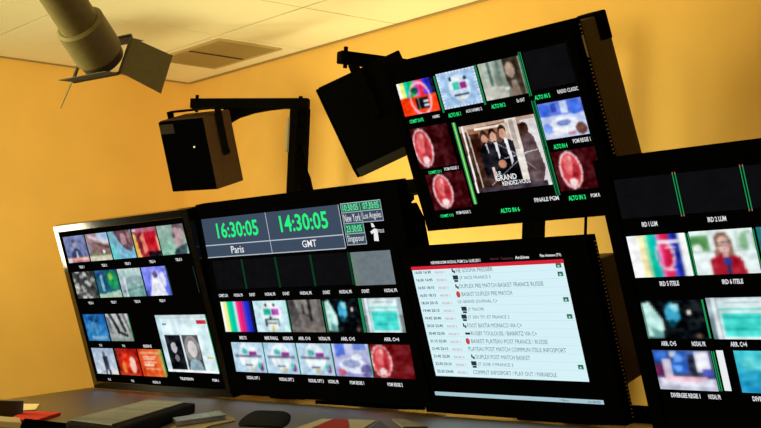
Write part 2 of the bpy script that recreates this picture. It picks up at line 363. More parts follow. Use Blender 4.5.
def lounge(c):
    c.grad((120,122,110), (150,165,150)); c.rect(.0,.0,.35,1,(195,205,190),.6); c.rect(.2,.35,.28,1,(90,115,110)); c.rect(.42,.3,.5,1,(105,125,115)); c.poly([(.58,1),(.95,1),(.95,.0),(.75,0),(.6,.4)], (58,48,38)); c.ell(.72,.68,.11,.2,(172,148,130)); c.poly([(.64,.0),(.86,0),(.82,.4),(.7,.42)], (140,122,108)); c.poly([(0,0),(.55,0),(.6,.3),(0,.35)], (190,190,180)); c.rect(.5,.2,.62,.26,(235,240,235))
def studio(c):
    c.rect(0,0,1,1,(190,205,240)); c.rect(.0,.62,1,1,(95,120,215)); c.rect(.05,.62,.22,.95,(60,105,225)); c.rect(.3,.7,.42,.95,(30,60,170)); c.rect(.5,.66,.66,.98,(200,215,250)); c.rect(.72,.6,.92,.95,(60,110,230)); c.ell(.5,.35,.32,.22,(235,240,252)); c.ell(.5,.4,.16,.08,(130,150,215)); c.ell(.85,.2,.12,.16,(110,70,60)); c.ell(.12,.3,.1,.14,(120,150,235)); c.ell(.35,.15,.12,.06,(245,235,235)); c.ell(.62,.1,.1,.05,(190,140,150)); c.rect(.1,.05,.2,.12,(235,200,190))
def suits(c):
    c.grad((52,28,20), (98,62,46)); c.rect(0,.9,1,1,(190,160,140)); c.poly([(.1,.93),(.62,.97),(.5,.84),(.15,.82)], (150,100,70)); c.rect(.2,.9,.55,.93,(240,230,220)); c.rect(.08,.42,.24,.86,(58,28,20)); c.rect(.0,.05,.1,.4,(58,34,26)); c.line(.03,.02,.05,1,.012,(235,232,228)); c.line(.12,.02,.1,.95,.01,(190,175,160))
    c.rect(.62,.12,.76,1,(236,228,218)); c.rect(.66,.55,.72,.98,(190,175,165)); c.rect(.8,.0,1,.95,(225,220,220)); c.rect(.55,.4,.64,.95,(205,185,170))
    c.ell(.3,.8,.05,.09,(60,35,28)); c.ell(.3,.76,.04,.07,(196,140,115)); c.ell(.42,.82,.05,.08,(40,25,20)); c.ell(.42,.77,.042,.075,(205,150,125)); c.ell(.55,.85,.05,.08,(45,28,22)); c.ell(.55,.8,.042,.075,(208,155,130))
    c.poly([(.2,.2),(.37,.2),(.36,.7),(.28,.72),(.2,.6)], (22,20,26)); c.poly([(.33,.15),(.5,.15),(.5,.68),(.42,.72),(.34,.66)], (15,16,22)); c.poly([(.5,.1),(.66,.1),(.66,.68),(.56,.74),(.48,.66)], (18,18,24)); c.poly([(.41,.7),(.45,.7),(.45,.5),(.43,.45)], (225,228,235)); c.poly([(.55,.74),(.59,.73),(.6,.4),(.57,.35)], (235,236,240)); c.poly([(.29,.7),(.32,.7),(.32,.5)], (200,200,210)); c.ell(.45,.38,.05,.06,(180,120,95)); c.rect(.3,.15,.33,.35,(215,190,180))
    c.poly([(.74,.1),(.9,.05),(.97,.25),(.92,.7),(.84,.82),(.76,.7)], (92,72,74)); c.ell(.83,.83,.055,.085,(70,45,38)); c.poly([(.8,.05),(.88,.03),(.9,.0),(.8,.0)], (235,235,240)); c.line(.5,.45,.98,.52,.007,(215,215,225),.7); c.line(.25,.1,.8,.5,.006,(205,205,215),.6); c.line(.55,.6,.85,.25,.006,(205,205,215),.5); c.line(.35,.75,.75,.42,.006,(205,205,215),.5); c.rect(.1,.0,.95,.08,(60,50,60))
def ird_bars(c):
    c.rect(0,0,1,1,(250,252,252)); c.bars([(250,252,252),(250,235,170),(170,225,190),(15,205,160),(0,190,190),(235,120,170),(220,40,110),(210,30,60),(60,70,210),(25,40,150)], .14, .84); c.ring(.6,.5,.14,.3,.12,(240,190,200)); c.rect(.5,.78,.84,.84,(240,235,250)); c.rect(.62,.66,.78,.71,(240,225,240)); c.rect(.6,.14,.74,.19,(240,200,225)); c.rect(.84,.0,.88,1,(180,190,200))
def reporter(c):
    c.rect(0,0,1,1,(225,240,238)); c.rect(0,.55,.3,.88,(120,175,120)); c.ell(.15,.75,.15,.14,(90,150,90)); c.ell(.1,.6,.08,.1,(235,245,240)); c.ell(.9,.7,.14,.22,(130,180,135)); c.rect(.7,.5,.76,.95,(195,215,205)); c.rect(0,.5,1,.55,(190,205,200)); c.rect(.88,.3,.96,.9,(215,232,232))
    c.poly([(.36,.35),(.38,.8),(.46,.93),(.56,.93),(.63,.8),(.66,.35)], (135,95,78)); c.ell(.51,.66,.095,.2,(228,190,178)); c.rect(.42,.68,.6,.7,(110,85,85)); c.ring(.46,.68,.04,.05,.3,(120,90,90)); c.ring(.56,.68,.04,.05,.3,(120,90,90)); c.rect(.46,.35,.56,.5,(215,170,160))
    c.poly([(.26,0),(.28,.36),(.45,.46),(.52,.3),(.58,.44),(.74,.38),(.8,0)], (165,25,42)); c.poly([(.46,.46),(.52,.26),(.57,.46)], (225,190,180)); c.rect(.5,.0,.56,.3,(30,40,95)); c.ell(.53,.3,.06,.09,(40,60,150)); c.ell(.51,.54,.03,.02,(190,90,95))
def tealstrip(c): c.grad((20,90,100), (35,125,130))
def ctrlroom(c):
    c.grad((205,205,225), (55,70,110)); c.rect(0,.3,1,1,(60,70,105)); c.rect(.03,.68,.25,.97,(45,100,200)); c.rect(.0,.35,.2,.62,(100,30,80)); c.rect(.28,.42,.55,.72,(35,85,190)); c.rect(.42,.6,.7,.97,(45,90,180)); c.rect(.28,.8,.4,.98,(190,200,230)); c.rect(.6,.35,.7,.9,(30,35,55)); c.rect(.7,.45,.95,.95,(225,225,240)); c.rect(.78,.35,.98,.55,(70,80,170)); c.rect(.15,.3,.3,.75,(205,195,215)); c.rect(.05,.1,.95,.3,(225,225,240)); c.ell(.5,.3,.4,.06,(235,185,200)); c.rect(.1,.0,.9,.07,(180,190,205)); c.ell(.42,.78,.08,.1,(90,150,230)); c.ell(.4,.55,.08,.08,(90,160,235))
def bluediag(c):
    c.grad((25,140,190), (70,205,215)); c.poly([(.3,.6),(1,.0),(1,.1),(.4,.65)], (120,220,235)); c.ell(.25,.7,.2,.2,(120,225,220),.6,.6); c.line(0,.45,.8,.6,.02,(40,160,200),.7)
def greypatch(c): c.rect(0,0,1,1,(108,120,126)); c.noise(9); c.rect(0,0,.12,1,(105,135,110),.6)
def darkpatch(c): c.rect(0,0,1,1,(14,13,15)); c.noise(3)

# ------------------------------------------------------------------ monitors
class Mon:
    """local frame: x along the width (centre 0), y into the body, z up the screen; u, v in 0..1 over the front"""
    def __init__(s, name, label, loc, yaw, tilt, w, h, group=None):
        s.w, s.h = w, h
        c = Vector((math.cos(yaw), math.sin(yaw), 0)) * (w/2)
        s.t = thing(name, label, 'monitor', (loc[0]+c.x, loc[1]+c.y, loc[2]+CZ), (tilt, 0, yaw), group)
    def X(s, u): return (u - .5) * s.w
    def Z(s, v): return v * s.h
    def body(s, bez, depth, hd, m, u0, u1, v0, v1, zlow=0, inset=.03, hb=.12, housing=None, ht=.07):
        w, h = s.w, s.h
        k = MB()
        xl, xr, zb, zt = -w/2, w/2, zlow, h
        a, b, c, d = s.X(u0), s.X(u1), s.Z(v0), s.Z(v1)
        k.box((xl, 0, zb), (a, depth, zt)); k.box((b, 0, zb), (xr, depth, zt))
        k.box((a, 0, zb), (b, depth, c)); k.box((a, 0, d), (b, depth, zt)); k.box((a, .012, c), (b, depth, d))
        s.frame = k.build('bezel', m, s.t, .002)
        s.scr = bx('screen', (a, .004, c), (b, .0115, d), M_SCREEN, s.t)
        k = MB()
        z0, z1 = zb + hb*h, zt - ht
        x0, x1 = xl + inset, xr - inset
        ch = hd * .45
        prof = [(depth, z0), (depth+hd, z0+.012), (depth+hd, z1-ch*1.6), (depth+hd-ch*.6, z1), (depth, z1)]
        n = len(prof)
        vs = [(x0, y, z) for y, z in prof] + [(x1, y, z) for y, z in prof]
        k.add(vs, [tuple(range(n)), tuple(range(n, 2*n))[::-1]] + [(i, i+n, (i+1) % n+n, (i+1) % n) for i in range(n)])
        k.build('rear_housing', housing or M_HOUSB, s.t, .003)
    def stand(s, bw, tilt, drop, depth):
        # foot plate lying level on the desk behind the lower edge, with a short neck up to the housing
        T = Matrix.Rotation(-tilt, 4, 'X')
        k = MB(); k.box((-bw/2, .10, -drop), (bw/2, .215, -drop+.010), M=T); k.box((-bw*.16, .17, -drop+.010), (bw*.16, .205, .16), M=T)
        k.build('stand', M_BEZEL2, s.t, .003)
    def tile(s, u0, v0, u1, v1, fn, nx=34, ny=26, name='video_window', y=.0036):
        c = Cv(nx, ny); fn(c)
        if fn not in (darkpatch, greypatch, colourbars): c.mottle(20, 8); c.mottle(22, 15); c.mottle(14, 26) if nx > 60 and fn is suits else None
        c.noise(5 if fn is not darkpatch else 2); c.blur(1 if nx < 60 else 0)
        vs = []; fs = []; cols = []
        for j in range(ny):
            for i in range(nx):
                vs.append((s.X(u0 + (u1-u0)*i/(nx-1)), y, s.Z(v0 + (v1-v0)*j/(ny-1)))); cols.append(c.p[j][i])
        for j in range(ny-1):
            for i in range(nx-1):
                q = j*nx+i; fs.append((q, q+1, q+nx+1, q+nx))
        me = bpy.data.meshes.new(name); me.from_pydata(vs, [], fs); me.materials.append(M_VIDEO)
        at = me.color_attributes.new('Col', 'FLOAT_COLOR', 'POINT')
        for i, cc in enumerate(cols): at.data[i].color = (*lin(cc), 1)
        o = bpy.data.objects.new(name, me); C.objects.link(o); o.parent = s.scr; return o
    def flat(s, name, rects, m, y=.0034, th=.0006):
        for u0, v0, u1, v1 in rects:
            k = MB(); k.box((s.X(u0), y-th, s.Z(v0)), (s.X(u1), y, s.Z(v1))); k.build(name, m, s.scr)
    def shape(s, name, polys, m, y=.003):
        for pts in polys:
            k = MB(); n = len(pts); k.add([(s.X(u), y, s.Z(v)) for u, v in pts], [tuple(range(n))]); k.build(name, m, s.scr)
    def text(s, items, m, name='caption', y=.0026, bold=0.0):
        """items: (string, u0, v0, u1, v1): lettering stretched to its box; one object"""
        vs, fs = [], []
        for st, u0, v0, u1, v1 in items:
            cu = bpy.data.curves.new('t', 'FONT'); cu.body = st; cu.resolution_u = 2; cu.offset = bold
            to = bpy.data.objects.new('t', cu)
            C.objects.link(to); dg = bpy.context.evaluated_depsgraph_get(); me = bpy.data.meshes.new_from_object(to.evaluated_get(dg))
            xs = [v.co.x for v in me.vertices]; ys = [v.co.y for v in me.vertices]
            ax, bx_, ay, by = min(xs), max(xs), min(ys), max(ys); o = len(vs)
            for v in me.vertices:
                vs.append((s.X(u0 + (u1-u0)*(v.co.x-ax)/(bx_-ax)), y, s.Z(v0 + (v1-v0)*(v.co.y-ay)/(by-ay))))
            for p in me.polygons: fs.append(tuple(i+o for i in p.vertices))
            C.objects.unlink(to); bpy.data.objects.remove(to); bpy.data.curves.remove(cu); bpy.data.meshes.remove(me)
        me = bpy.data.meshes.new(name); me.from_pydata(vs, [], fs); me.materials.append(m)
        o = bpy.data.objects.new(name, me); C.objects.link(o); o.parent = s.scr; return o

COL = [(.052, .226), (.236, .406), (.415, .584), (.594, .762), (.770, .945)]
ROW = [(.770, .928), (.553, .713), (.295, .456), (.092, .250)]
GR = 'row of multiview monitors on the desk'

# ---- left multiviewer
L = Mon('multiview_monitor', 'leftmost large black monitor, rows of small news pictures and a white web page', (-5.6244, 2.4116, -.0975), R(1.095), R(18.985), 1.0475, .6125, GR)
L.body(.04, .035, .06, M_BEZEL, .036, .965, .045, .958)
L.stand(.34, R(18.985), .0022, .05)
for c, f in enumerate((presenter, arena, woman, redface, paleman)): L.tile(COL[c][0], ROW[0][0], COL[c][1], ROW[0][1], f)
for c, f in enumerate((crowd, aquarium, harbour, bluewhite)): L.tile(COL[c][0], ROW[1][0], COL[c][1], ROW[1][1], f)
for c, f in enumerate((deepblue, zebra)): L.tile(COL[c][0], ROW[2][0], COL[c][1], ROW[2][1], f)
for c, f in enumerate((standing, redshow, orangetext)): L.tile(COL[c][0], ROW[3][0], COL[c][1], ROW[3][1], f)
L.tile(.606, .126, .942, .444, webpage, 70, 60)
def cap(mon, u, v, st, m, wd=.045, h=.017): mon.text([(st, u-wd/2, v, u+wd/2, v+h)], m, bold=.03)
for r, n in ((0, 5), (1, 4)):
    for c in range(n): cap(L, sum(COL[c])/2+.01, ROW[r][0]-.036, 'TELE %d' % (r*5+c+1), M_GREYL, .042, .015)
for c, v in ((0, .26), (1, .26), (0, .052), (1, .052)): cap(L, sum(COL[c])/2, v, 'TV%d' % (c+1), M_GREYL, .022, .014)
cap(L, .5, .26, 'RESERVE', M_GREYL, .06, .016); cap(L, .5, .052, 'NODAL 10', M_GREYL, .055, .015)
cap(L, .72, .082, 'TELEVISION', M_GREYL, .09, .015); cap(L, .91, .082, 'PGM 1', M_GREYL, .04, .015)
L.flat('level_meter', [(COL[c][1]+.002, v0, COL[c][1]+.0045, v1) for v0, v1 in ROW[:2] for c in range(4)], M_METERD)
L.flat('level_meter', [(.944, .13, .948, .444), (.588, .1, .592, .25), (.41, .3, .413, .45)], M_METER)
L.flat('level_meter', [(.768, .556, .771, .70), (.945, .56, .947, .7)], M_EDGE)

# ---- middle multiviewer with the clocks
Mm = Mon('multiview_monitor', 'large black monitor showing green digital world clocks above rows of small pictures', (-4.5743, 2.4184, -.0857), R(2.449), R(15.305), 1.0608, .6027, GR)
Mm.body(.04, .035, .06, M_BEZEL2, .006, .945, .045, .955)
Mm.stand(.40, R(15.305), .014, .05)
Mm.flat('clock_panel', [(.015, .722, .731, .922)], M_SLATE, y=.0036)
Mm.flat('clock_panel', [(.742, .833, .916, .880), (.742, .736, .826, .782)], M_SLATE, y=.0036)
Mm.flat('clock_panel', [(.742, .884, .824, .925), (.832, .884, .916, .925), (.742, .786, .826, .828)], M_GPANEL, y=.0036)
Mm.flat('panel_line', [(.015, .781, .731, .786), (.371, .722, .3735, .922), (.015, .719, .731, .7235), (.730, .722, .7325, .922),
   (.741, .8805, .918, .8835), (.741, .8305, .918, .8335), (.741, .922, .918, .925), (.741, .783, .828, .786), (.741, .733, .828, .736),
   (.741, .733, .7425, .925), (.827, .733, .8285, .925), (.9165, .831, .918, .925)], M_LINE, y=.0030, th=.0003)
Mm.text([('16:30:05', .094, .815, .322, .895)], M_GREEN, 'clock_digits', bold=.02)
Mm.text([('14:30:05', .438, .818, .672, .900)], M_GREEN, 'clock_digits', bold=.02)
for it in (('10:30:05', .75, .889, .818, .918), ('07:30:05', .84, .889, .908, .918), ('23:30:05', .75, .792, .818, .822)): Mm.text([it], M_PALEG, 'clock_digits')
Mm.text([('Paris', .155, .735, .225, .772)], M_WHITE, 'clock_label', bold=.01)
Mm.text([('GMT', .53, .738, .60, .772)], M_WHITE, 'clock_label', bold=.01)
for it in (('New York', .747, .838, .822, .874), ('Los Angeles', .833, .838, .912, .874), ('Singapour', .747, .740, .822, .778)): Mm.text([it], M_WHITE, 'clock_label')
Mm.shape('channel_logo', [[(.862, .745), (.882, .742), (.884, .795), (.872, .80), (.852, .787), (.857, .775), (.866, .782)], [(.862, .806), (.876, .806), (.87, .822), (.861, .826)]], M_WHITE)
Mm.text([('TELE', .884, .780, .912, .794)], M_WHITE, 'channel_logo')
R2 = [(.548, .702)]
MC = [(.032, .200), (.206, .376), (.386, .555), (.563, .735), (.745, .920)]
for c in range(4): Mm.tile(MC[c][0], .553, MC[c][1], .702, darkpatch, 12, 10)
Mm.tile(*(MC[4][0], .547, MC[4][1], .700), greypatch, 24, 18)
Mm.flat('level_meter', [(a-.004, .552, a-.0015, .702) for a in (.206, .386, .563, .743)], M_METERD)
Mm.flat('level_meter', [(a-.0095, .552, a-.007, .702) for a in (.206, .386, .563, .743)], M_METERD)
for c, f in enumerate((colourbars, testcard, greytower, nightlamp, sheet)):
    Mm.tile((.036, .217, .402, .580, .758)[c], .331, (.208, .392, .566, .744, .926)[c], .488, f)
for c, f in enumerate((testcard2, testcard2, testcard2, washed, redglobe)):
    Mm.tile((.054, .232, .406, .580, .756)[c], .122, (.226, .400, .573, .748, .931)[c], .276, f)
Mm.flat('level_meter', [(.393, .331, .3965, .485), (.745, .331, .7485, .489), (.751, .331, .7545, .489), (.575, .331, .5775, .48), (.2275, .122, .2305, .276), (.401, .122, .404, .276), (.5745, .122, .577, .276), (.749, .122, .752, .276)], M_METER)
for u, st, wd in ((.062, 'COMET LUN', .052), (.148, 'NODAL PR', .05), (.225, 'DUNET', .032), (.322, 'NODAL PR', .055), (.405, 'DUNET', .034), (.505, 'NODAL PR', .058), (.605, 'DUNET', .034), (.695, 'NODAL PR', .058), (.785, 'DUNET', .034), (.895, 'NODAL PR', .055)):
    cap(Mm, u, .513, st, M_GREYL, wd, .016)
for u, st, wd in ((.13, 'MIRE TX', .04), (.285, 'MIRE PARALL', .072), (.372, 'NODAL PR', .05), (.455, 'ARR. C+3', .06), (.555, 'NODAL PR', .055), (.665, 'ARR. C+5', .065), (.86, 'ARR. C+4', .065)):
    cap(Mm, u, .292, st, M_GREYL, wd, .017)
for u, st, wd in ((.145, 'NODAL OPT 1', .07), (.325, 'NODAL OPT 2', .075), (.475, 'NODAL OPT 3', .075), (.56, 'NODAL PR', .05), (.67, 'POM REGIE 1', .065), (.84, 'POM REGIE 2', .065)):
    cap(Mm, u, .085, st, M_GREYL, wd, .017)

# ---- right multiviewer (runs out of the frame)
k_ = .962
Rm = Mon('multiview_monitor', 'large black monitor at the right edge showing a reporter in a red jacket', (-2.7237*k_, 2.4981*k_, -.1114*k_), R(1.439), R(19.068), 1.06*k_, .62*k_, GR)
Rm.body(.04, .035, .06, M_BEZEL2, .040, .965, .05, .955, zlow=.0085)
Rm.stand(.34, R(19.068), -.0075, .05)
RC = [(.046, .211), (.222, .386), (.396, .566), (.576, .746), (.756, .925)]
Rm.tile(RC[0][0], .573, RC[0][1], .722, ird_bars); Rm.tile(RC[1][0], .574, RC[1][1], .724, reporter); Rm.tile(RC[2][0], .574, RC[2][1], .724, tealstrip)
Rm.tile(RC[0][0]-.003, .352, RC[0][1]+.003, .490, nightlamp); Rm.tile(.228, .352, .396, .495, sheet)
Rm.tile(RC[0][0], .168, RC[0][1]-.002, .311, ctrlroom); Rm.tile(.271, .168, .440, .313, bluediag)
Rm.flat('white_strip', [(.226, .172, .244, .313)], M_WHITE)
for c in range(5): Rm.tile(RC[c][0], .785, RC[c][1], .925, darkpatch, 12, 10)
Rm.flat('level_meter', [(.2135, .782, .2155, .925), (.2205, .782, .2225, .925), (.3895, .782, .3915, .925), (.3965, .782, .3985, .925), (.5665, .782, .5685, .925)], M_METER)
Rm.flat('level_meter', [(.2125, .575, .2145, .72), (.2185, .575, .2205, .72), (.3885, .575, .3905, .72), (.047, .352, .0485, .47), (.2165, .355, .221, .49), (.212, .17, .2145, .31), (.2175, .17, .220, .31)], M_METER)
Rm.flat('meter_clip_mark', [(a, v, a+.002, v+.006) for a in (.2135, .2205, .3895, .3965) for v in (.924, .778)], emi('clip_red', (200, 90, 80)))
for u, v, st, wd in ((.122, .752, 'IRD 1 LUM', .044), (.305, .752, 'IRD 2 LUM', .048), (.14, .541, 'IRD 5 ITELE', .054), (.31, .541, 'IRD 6 ITELE', .054), (.10, .327, 'ARR. C+5', .043), (.184, .327, 'NODAL PR', .038), (.29, .327, 'ARR. C+4', .043), (.38, .327, 'NODAL PR', .038),
                     (.115, .140, 'DIVERGEE REGIE 1', .082), (.195, .140, 'NODAL PR', .034), (.32, .140, 'DIVERGEE', .05)):
    cap(Rm, u, v, st, M_GREYL, wd, .017)

# ---- upper monitor
s_ = 1.281
VG = 'vented control monitors'
def vents(mon, u_depth):
    k = MB(); n = 46
    for i in range(n):
        z = mon.h * (.03 + .93 * i / (n-1)); k.box((mon.w/2 - .0002, .0225, z), (mon.w/2 + .0006, .0265, z + mon.h*.006))
    k.build('vent_row', mat('vent_hole_glint', (.62, .45, .2), .5, .4), mon.t)  # pale colour stands in for light caught in the vent holes
T = Mon('program_monitor', 'upper tilted black monitor mounted above the row, men in suits in its central picture', (-2.6146*s_, 1.7974*s_, .2767*s_), R(.302), R(21.527), .56*s_, .3333*s_, VG)
T.body(.04, .03, .075, M_BEZEL2, .040, .960, .045, .925, inset=.002, hb=.06, housing=M_HOUS, ht=.008)
vents(T, .03)
bx('maker_plate', (T.w/2, .021, T.h*.80), (T.w/2+.001, .026, T.h*.91), mat('label_grey', (.5, .42, .3), .5, .3), T.t)
bx('arm_bracket', (T.w/2-.06, .07, T.h*.85), (T.w/2-.001, .108, T.h*1.0), M_BLACK, T.t, .004)
T.tile(.048, .683, .256, .876, mire_red, 44, 34); T.tile(.282, .680, .492, .882, stamp, 50, 40); T.tile(.513, .683, .722, .884, lounge, 44, 34)
T.tile(.745, .69, .950, .895, darkpatch, 12, 10)
T.tile(.052, .368, .268, .606, globeB, 44, 34); T.tile(.070, .118, .285, .330, globeC, 44, 34)
T.tile(.328, .190, .722, .571, suits, 120, 92)
T.tile(.748, .425, .952, .615, studio, 44, 34); T.tile(.752, .148, .955, .358, globeC, 44, 34)
T.text([('LE', .462, .278, .485, .296), ('GRAND', .450, .243, .560, .275), ('RENDEZ-VOUS', .478, .214, .622, .238)], M_WHITE, 'programme_title', bold=.02)
T.flat('level_meter', [(.268, .665, .271, .875), (.2735, .665, .2765, .875), (.496, .665, .499, .885), (.5015, .665, .5045, .885), (.726, .665, .729, .9), (.7345, .665, .7375, .9)], M_METER)
T.flat('level_meter', [(.733, .39, .741, .64), (.733, .13, .741, .38)], M_METERD)
T.flat('level_meter', [(.727, .13, .7295, .64), (.7425, .13, .745, .64)], M_METER)
T.flat('level_meter', [(.304, .13, .311, .60)], M_METERB); T.flat('level_meter', [(.298, .13, .302, .60), (.313, .13, .317, .60)], M_METER)
T.flat('screen_edge_line', [(.957, .10, .9595, .915)], M_EDGE)
gt = [('COMET DATE', .068, .639, .150, .660), ('ALTO IN 1', .292, .632, .362, .655), ('ALTO IN 2', .528, .636, .60, .659), ('ALTO IN 5', .748, .640, .822, .663), ('COMET C+1', .095, .333, .17, .350), ('COMET C+2', .095, .073, .17, .090), ('ALTO IN 6', .43, .065, .53, .09), ('ALTO IN 4', .775, .372, .84, .396), ('ALTO IN 3', .78, .095, .86, .12)]
wt = [('HARMO', .205, .644, .245, .662), ('AUX HARMO 2', .392, .640, .478, .658), ('Ex SAT', .66, .645, .70, .664), ('RADIO CLASSIC', .86, .650, .955, .670), ('POM REGIE 1', .19, .340, .27, .358), ('POM REGIE 2', .19, .082, .27, .100), ('FINALE PGM', .615, .105, .735, .128), ('POM REGIE 1', .87, .388, .95, .410), ('POM REGIE', .885, .10, .955, .12)]
for it in gt: T.text([it], M_GREEN, bold=.025)
for it in wt: T.text([it], M_GREYL, bold=.02)

# ---- list monitor
P = Mon('list_monitor', 'black monitor on the desk showing a white schedule list under a red bar', (-2.6433*s_, 1.8297*s_, -.0729*s_ - .0005), R(1.972), R(18.419), .56*s_, .3264*s_, VG)
P.body(.04, .03, .075, M_BEZEL2, .045, .945, .055, .962, inset=.002, hb=.20, housing=M_HOUS, ht=.055)
vents(P, .03); P.stand(.26, R(18.419), .006, .03)
P.flat('list_page', [(.098, .228, .873, .872)], emi('page_pale_blue', (214, 242, 248)), y=.0037, th=.0003)
P.flat('red_bar', [(.096, .868, .876, .889)], M_RED)
P.flat('task_bar', [(.070, .108, .918, .131)], emi('taskbar_blue', (165, 195, 205)))
P.flat('row_line', [(.098, .8325-k*.0455, .873, .8335-k*.0455) for k in range(13)], emi('row_line', (182, 212, 222)), y=.0033, th=.0002)
P.text([('NEWSROOM NODAL PGM 2 le 16.05.2011', .215, .898, .48, .916)], M_WHITE, 'window_title', bold=.02)
for it in [('Archives', .655, .902, .722, .920), ('Plan Antenne (TV)', .775, .902, .872, .922)]: P.text([it], M_WHITE, 'window_title', bold=.02)
for it in (('Agenda', .53, .902, .575, .918), ('Transmission', .585, .902, .645, .918)): P.text([it], M_TXTG, 'window_title')
for it in (('1 filtre', .72, .114, .76, .126), ('16:30:05', .85, .113, .905, .125)): P.text([it], M_TXTDD, 'task_text')
ROWS = [('NE SOOFIA PRESSIER', .314, .56, 1), ('JT NICE FRANCE 3', .326, .535, 2), ('DUPLEX PRE MATCH BASKET FRANCE RUSSIE', .315, .857, 1), ('BASKET DUPLEX PRE MATCH', .317, .65, 3),
        ('LE GRAND JOURNAL C+', .28, .546, 0), ('JT TRACMK', .337, .447, 2), ('JT 20H TF1 ET FRANCE 2', .325, .60, 2), ('FOOT BASTIA MONACO VIA C+', .307, .667, 1), ('RUGBY TOULOUSE / BIARRITZ VIA C+', .32, .75, 4),
        ('BASKET PLATEAU POST FRANCE / RUSSIE', .31, .805, 3), ('PLATEAU POST MATCH COMMUN ITELE INFOSPORT', .279, .906, 0), ('DUPLEX POST MATCH BASKET', .316, .674, 1), ('JT SOIR 3 FRANCE 3', .32, .555, 2), ('COMMUT INFOSPORT / PLAY OUT / PARABOLE', .276, .816, 0)]
pu = lambda f: .098 + f*.775
TM = ['16:00 16:30', '16:30 16:45', '16:50 18:10', '16:55 18:15', '18:30 20:15', '19:40 20:15', '19:45 20:40', '20:25 22:45', '20:40 22:50', '21:15 22:30', '21:45 22:15', '21:45 22:30', '22:30 23:10', '22:35 23:45']
dk_, rd_, gm = [], [], []
for k, (st, a, b, ic) in enumerate(ROWS):
    v = .843 - k * .0458
    P.text([(st, pu(a), v, pu(b), v+.024)], M_TXTD, 'list_text')
    P.text([(TM[k], pu(.018), v+.002, pu(.135), v+.019)], M_TXTDD, 'list_time', bold=.02)
    P.text([('REGIE %d' % (k % 3 + 1), pu(.165), v+.001, pu(.235), v+.013)], M_TXTR, 'list_source')
    if ic == 2: dk_ += [(pu(a-.045), v+.006, pu(a-.010), v+.030), (pu(a-.04), v-.008, pu(a-.015), v+.003)]
    if ic == 1: dk_ += [(pu(a-.030), v+.004, pu(a-.022), v+.024), (pu(a-.020), v-.002, pu(a-.010), v+.012)]
    if ic == 4: dk_ += [(pu(a-.04), v+.004, pu(a-.008), v+.016)]
    if ic == 3: rd_.append([(pu(a-.025)+.011*math.cos(q*.5236), v+.011+.019*math.sin(q*.5236)) for q in range(12)])
    if k in (0, 1, 4, 6, 12): gm.append((pu(.955), v+.002, pu(.985), v+.026))
P.flat('list_icon', dk_, M_TXTDD); P.shape('list_icon', rd_, emi('icon_red', (200, 70, 70)))
P.flat('list_mark', gm, M_MARKG); P.flat('list_mark', [((a+c)/2-.004, b+.004, (a+c)/2+.004, (b+d)/2+.002) for a, b, c, d in gm], emi('mark_pale', (190, 225, 215)), y=.0027, th=.0002)

# ------------------------------------------------------------------ posts, arms, speakers
def cable(path, r): return path, r
def post(name, label, x, y, ztop, rad=.027, wig=1.0, gap=.02):
    t = thing(name, label, 'post', (x, y, ZD), group='black posts behind the monitors')
    k = MB(); k.box((-rad, -rad, 0), (rad, rad, ztop + CZ - ZD)); k.build('pole', M_BLACK, t, .004)
    bx('base_plate', (-.045, -.045, 0), (.045, .045, .012), M_BLACK, t, .003)
    return t
# post with the left speaker arm
pz = .905
p1 = post('support_post', 'black square post behind the clock monitor holding the left speaker arm', -4.81, 2.76, pz - .018, .027)
k = MB()
H = pz + CZ - ZD
pts = [(.026, -.01, H-.03), (.038, -.01, H-.065), (.040, -.012, H-.10), (.028, -.012, H-.14), (.028, -.012, H-.18), (.040, -.012, H-.21), (.062, -.015, H-.24), (.095, -.02, H-.27), (.12, -.02, H-.32), (.13, -.02, H-.42)]
k.tube(pts, .016, 10); k.tube([(x-.022, y, z) for x, y, z in pts], .014, 10)
k.build('cable_bundle', M_CABLE, p1, smooth=True)
bx('clamp_plate', (-.032, -.034, H-.17), (-.020, -.022, H-.05), mat('clamp_metal', (.45, .38, .26), .45, .4), p1)

def arm(name, label, a, b, sec=.017, gus=True):
    A, B = Vector(a), Vector(b); t = thing(name, label, 'bracket arm', (B.x, B.y, B.z + CZ), group='black speaker arms')
    d = (A - B); Lh = d.length; ang = math.atan2(d.y, d.x)
    t.rotation_euler = (0, 0, ang)
    bx('arm_beam', (-.03, -sec, -sec), (Lh, sec, sec), M_BLACK, t, .003)
    if gus:
        k = MB(); k.add([(x, y, z) for y in (-.006, .006) for x, z in ((.12*Lh, -sec), (Lh*.70, -sec), (Lh*.66, -.075), (Lh*.55, -.050), (Lh*.42, -.034), (Lh*.28, -.024))],
                       [(0,1,2,3,4,5), (11,10,9,8,7,6)] + [(i, (i+1) % 6, (i+1) % 6 + 6, i+6) for i in range(6)])
        k.build('gusset', M_BLACK, t)
    k = MB(); k.tube([(Lh-.02, 0, -sec-.012), (Lh-.02, 0, sec+.014)], .006, 10); k.build('bolt', M_BLACK, t)
    k = MB(); k.tube([(0, 0, sec), (0, 0, sec+.008)], .007, 10); k.build('bolt', M_BLACK, t)
    return t
arm('speaker_arm', 'long black horizontal arm reaching left from the post to the left speaker', (-5.10, 2.49, pz), (-4.81, 2.76, pz))

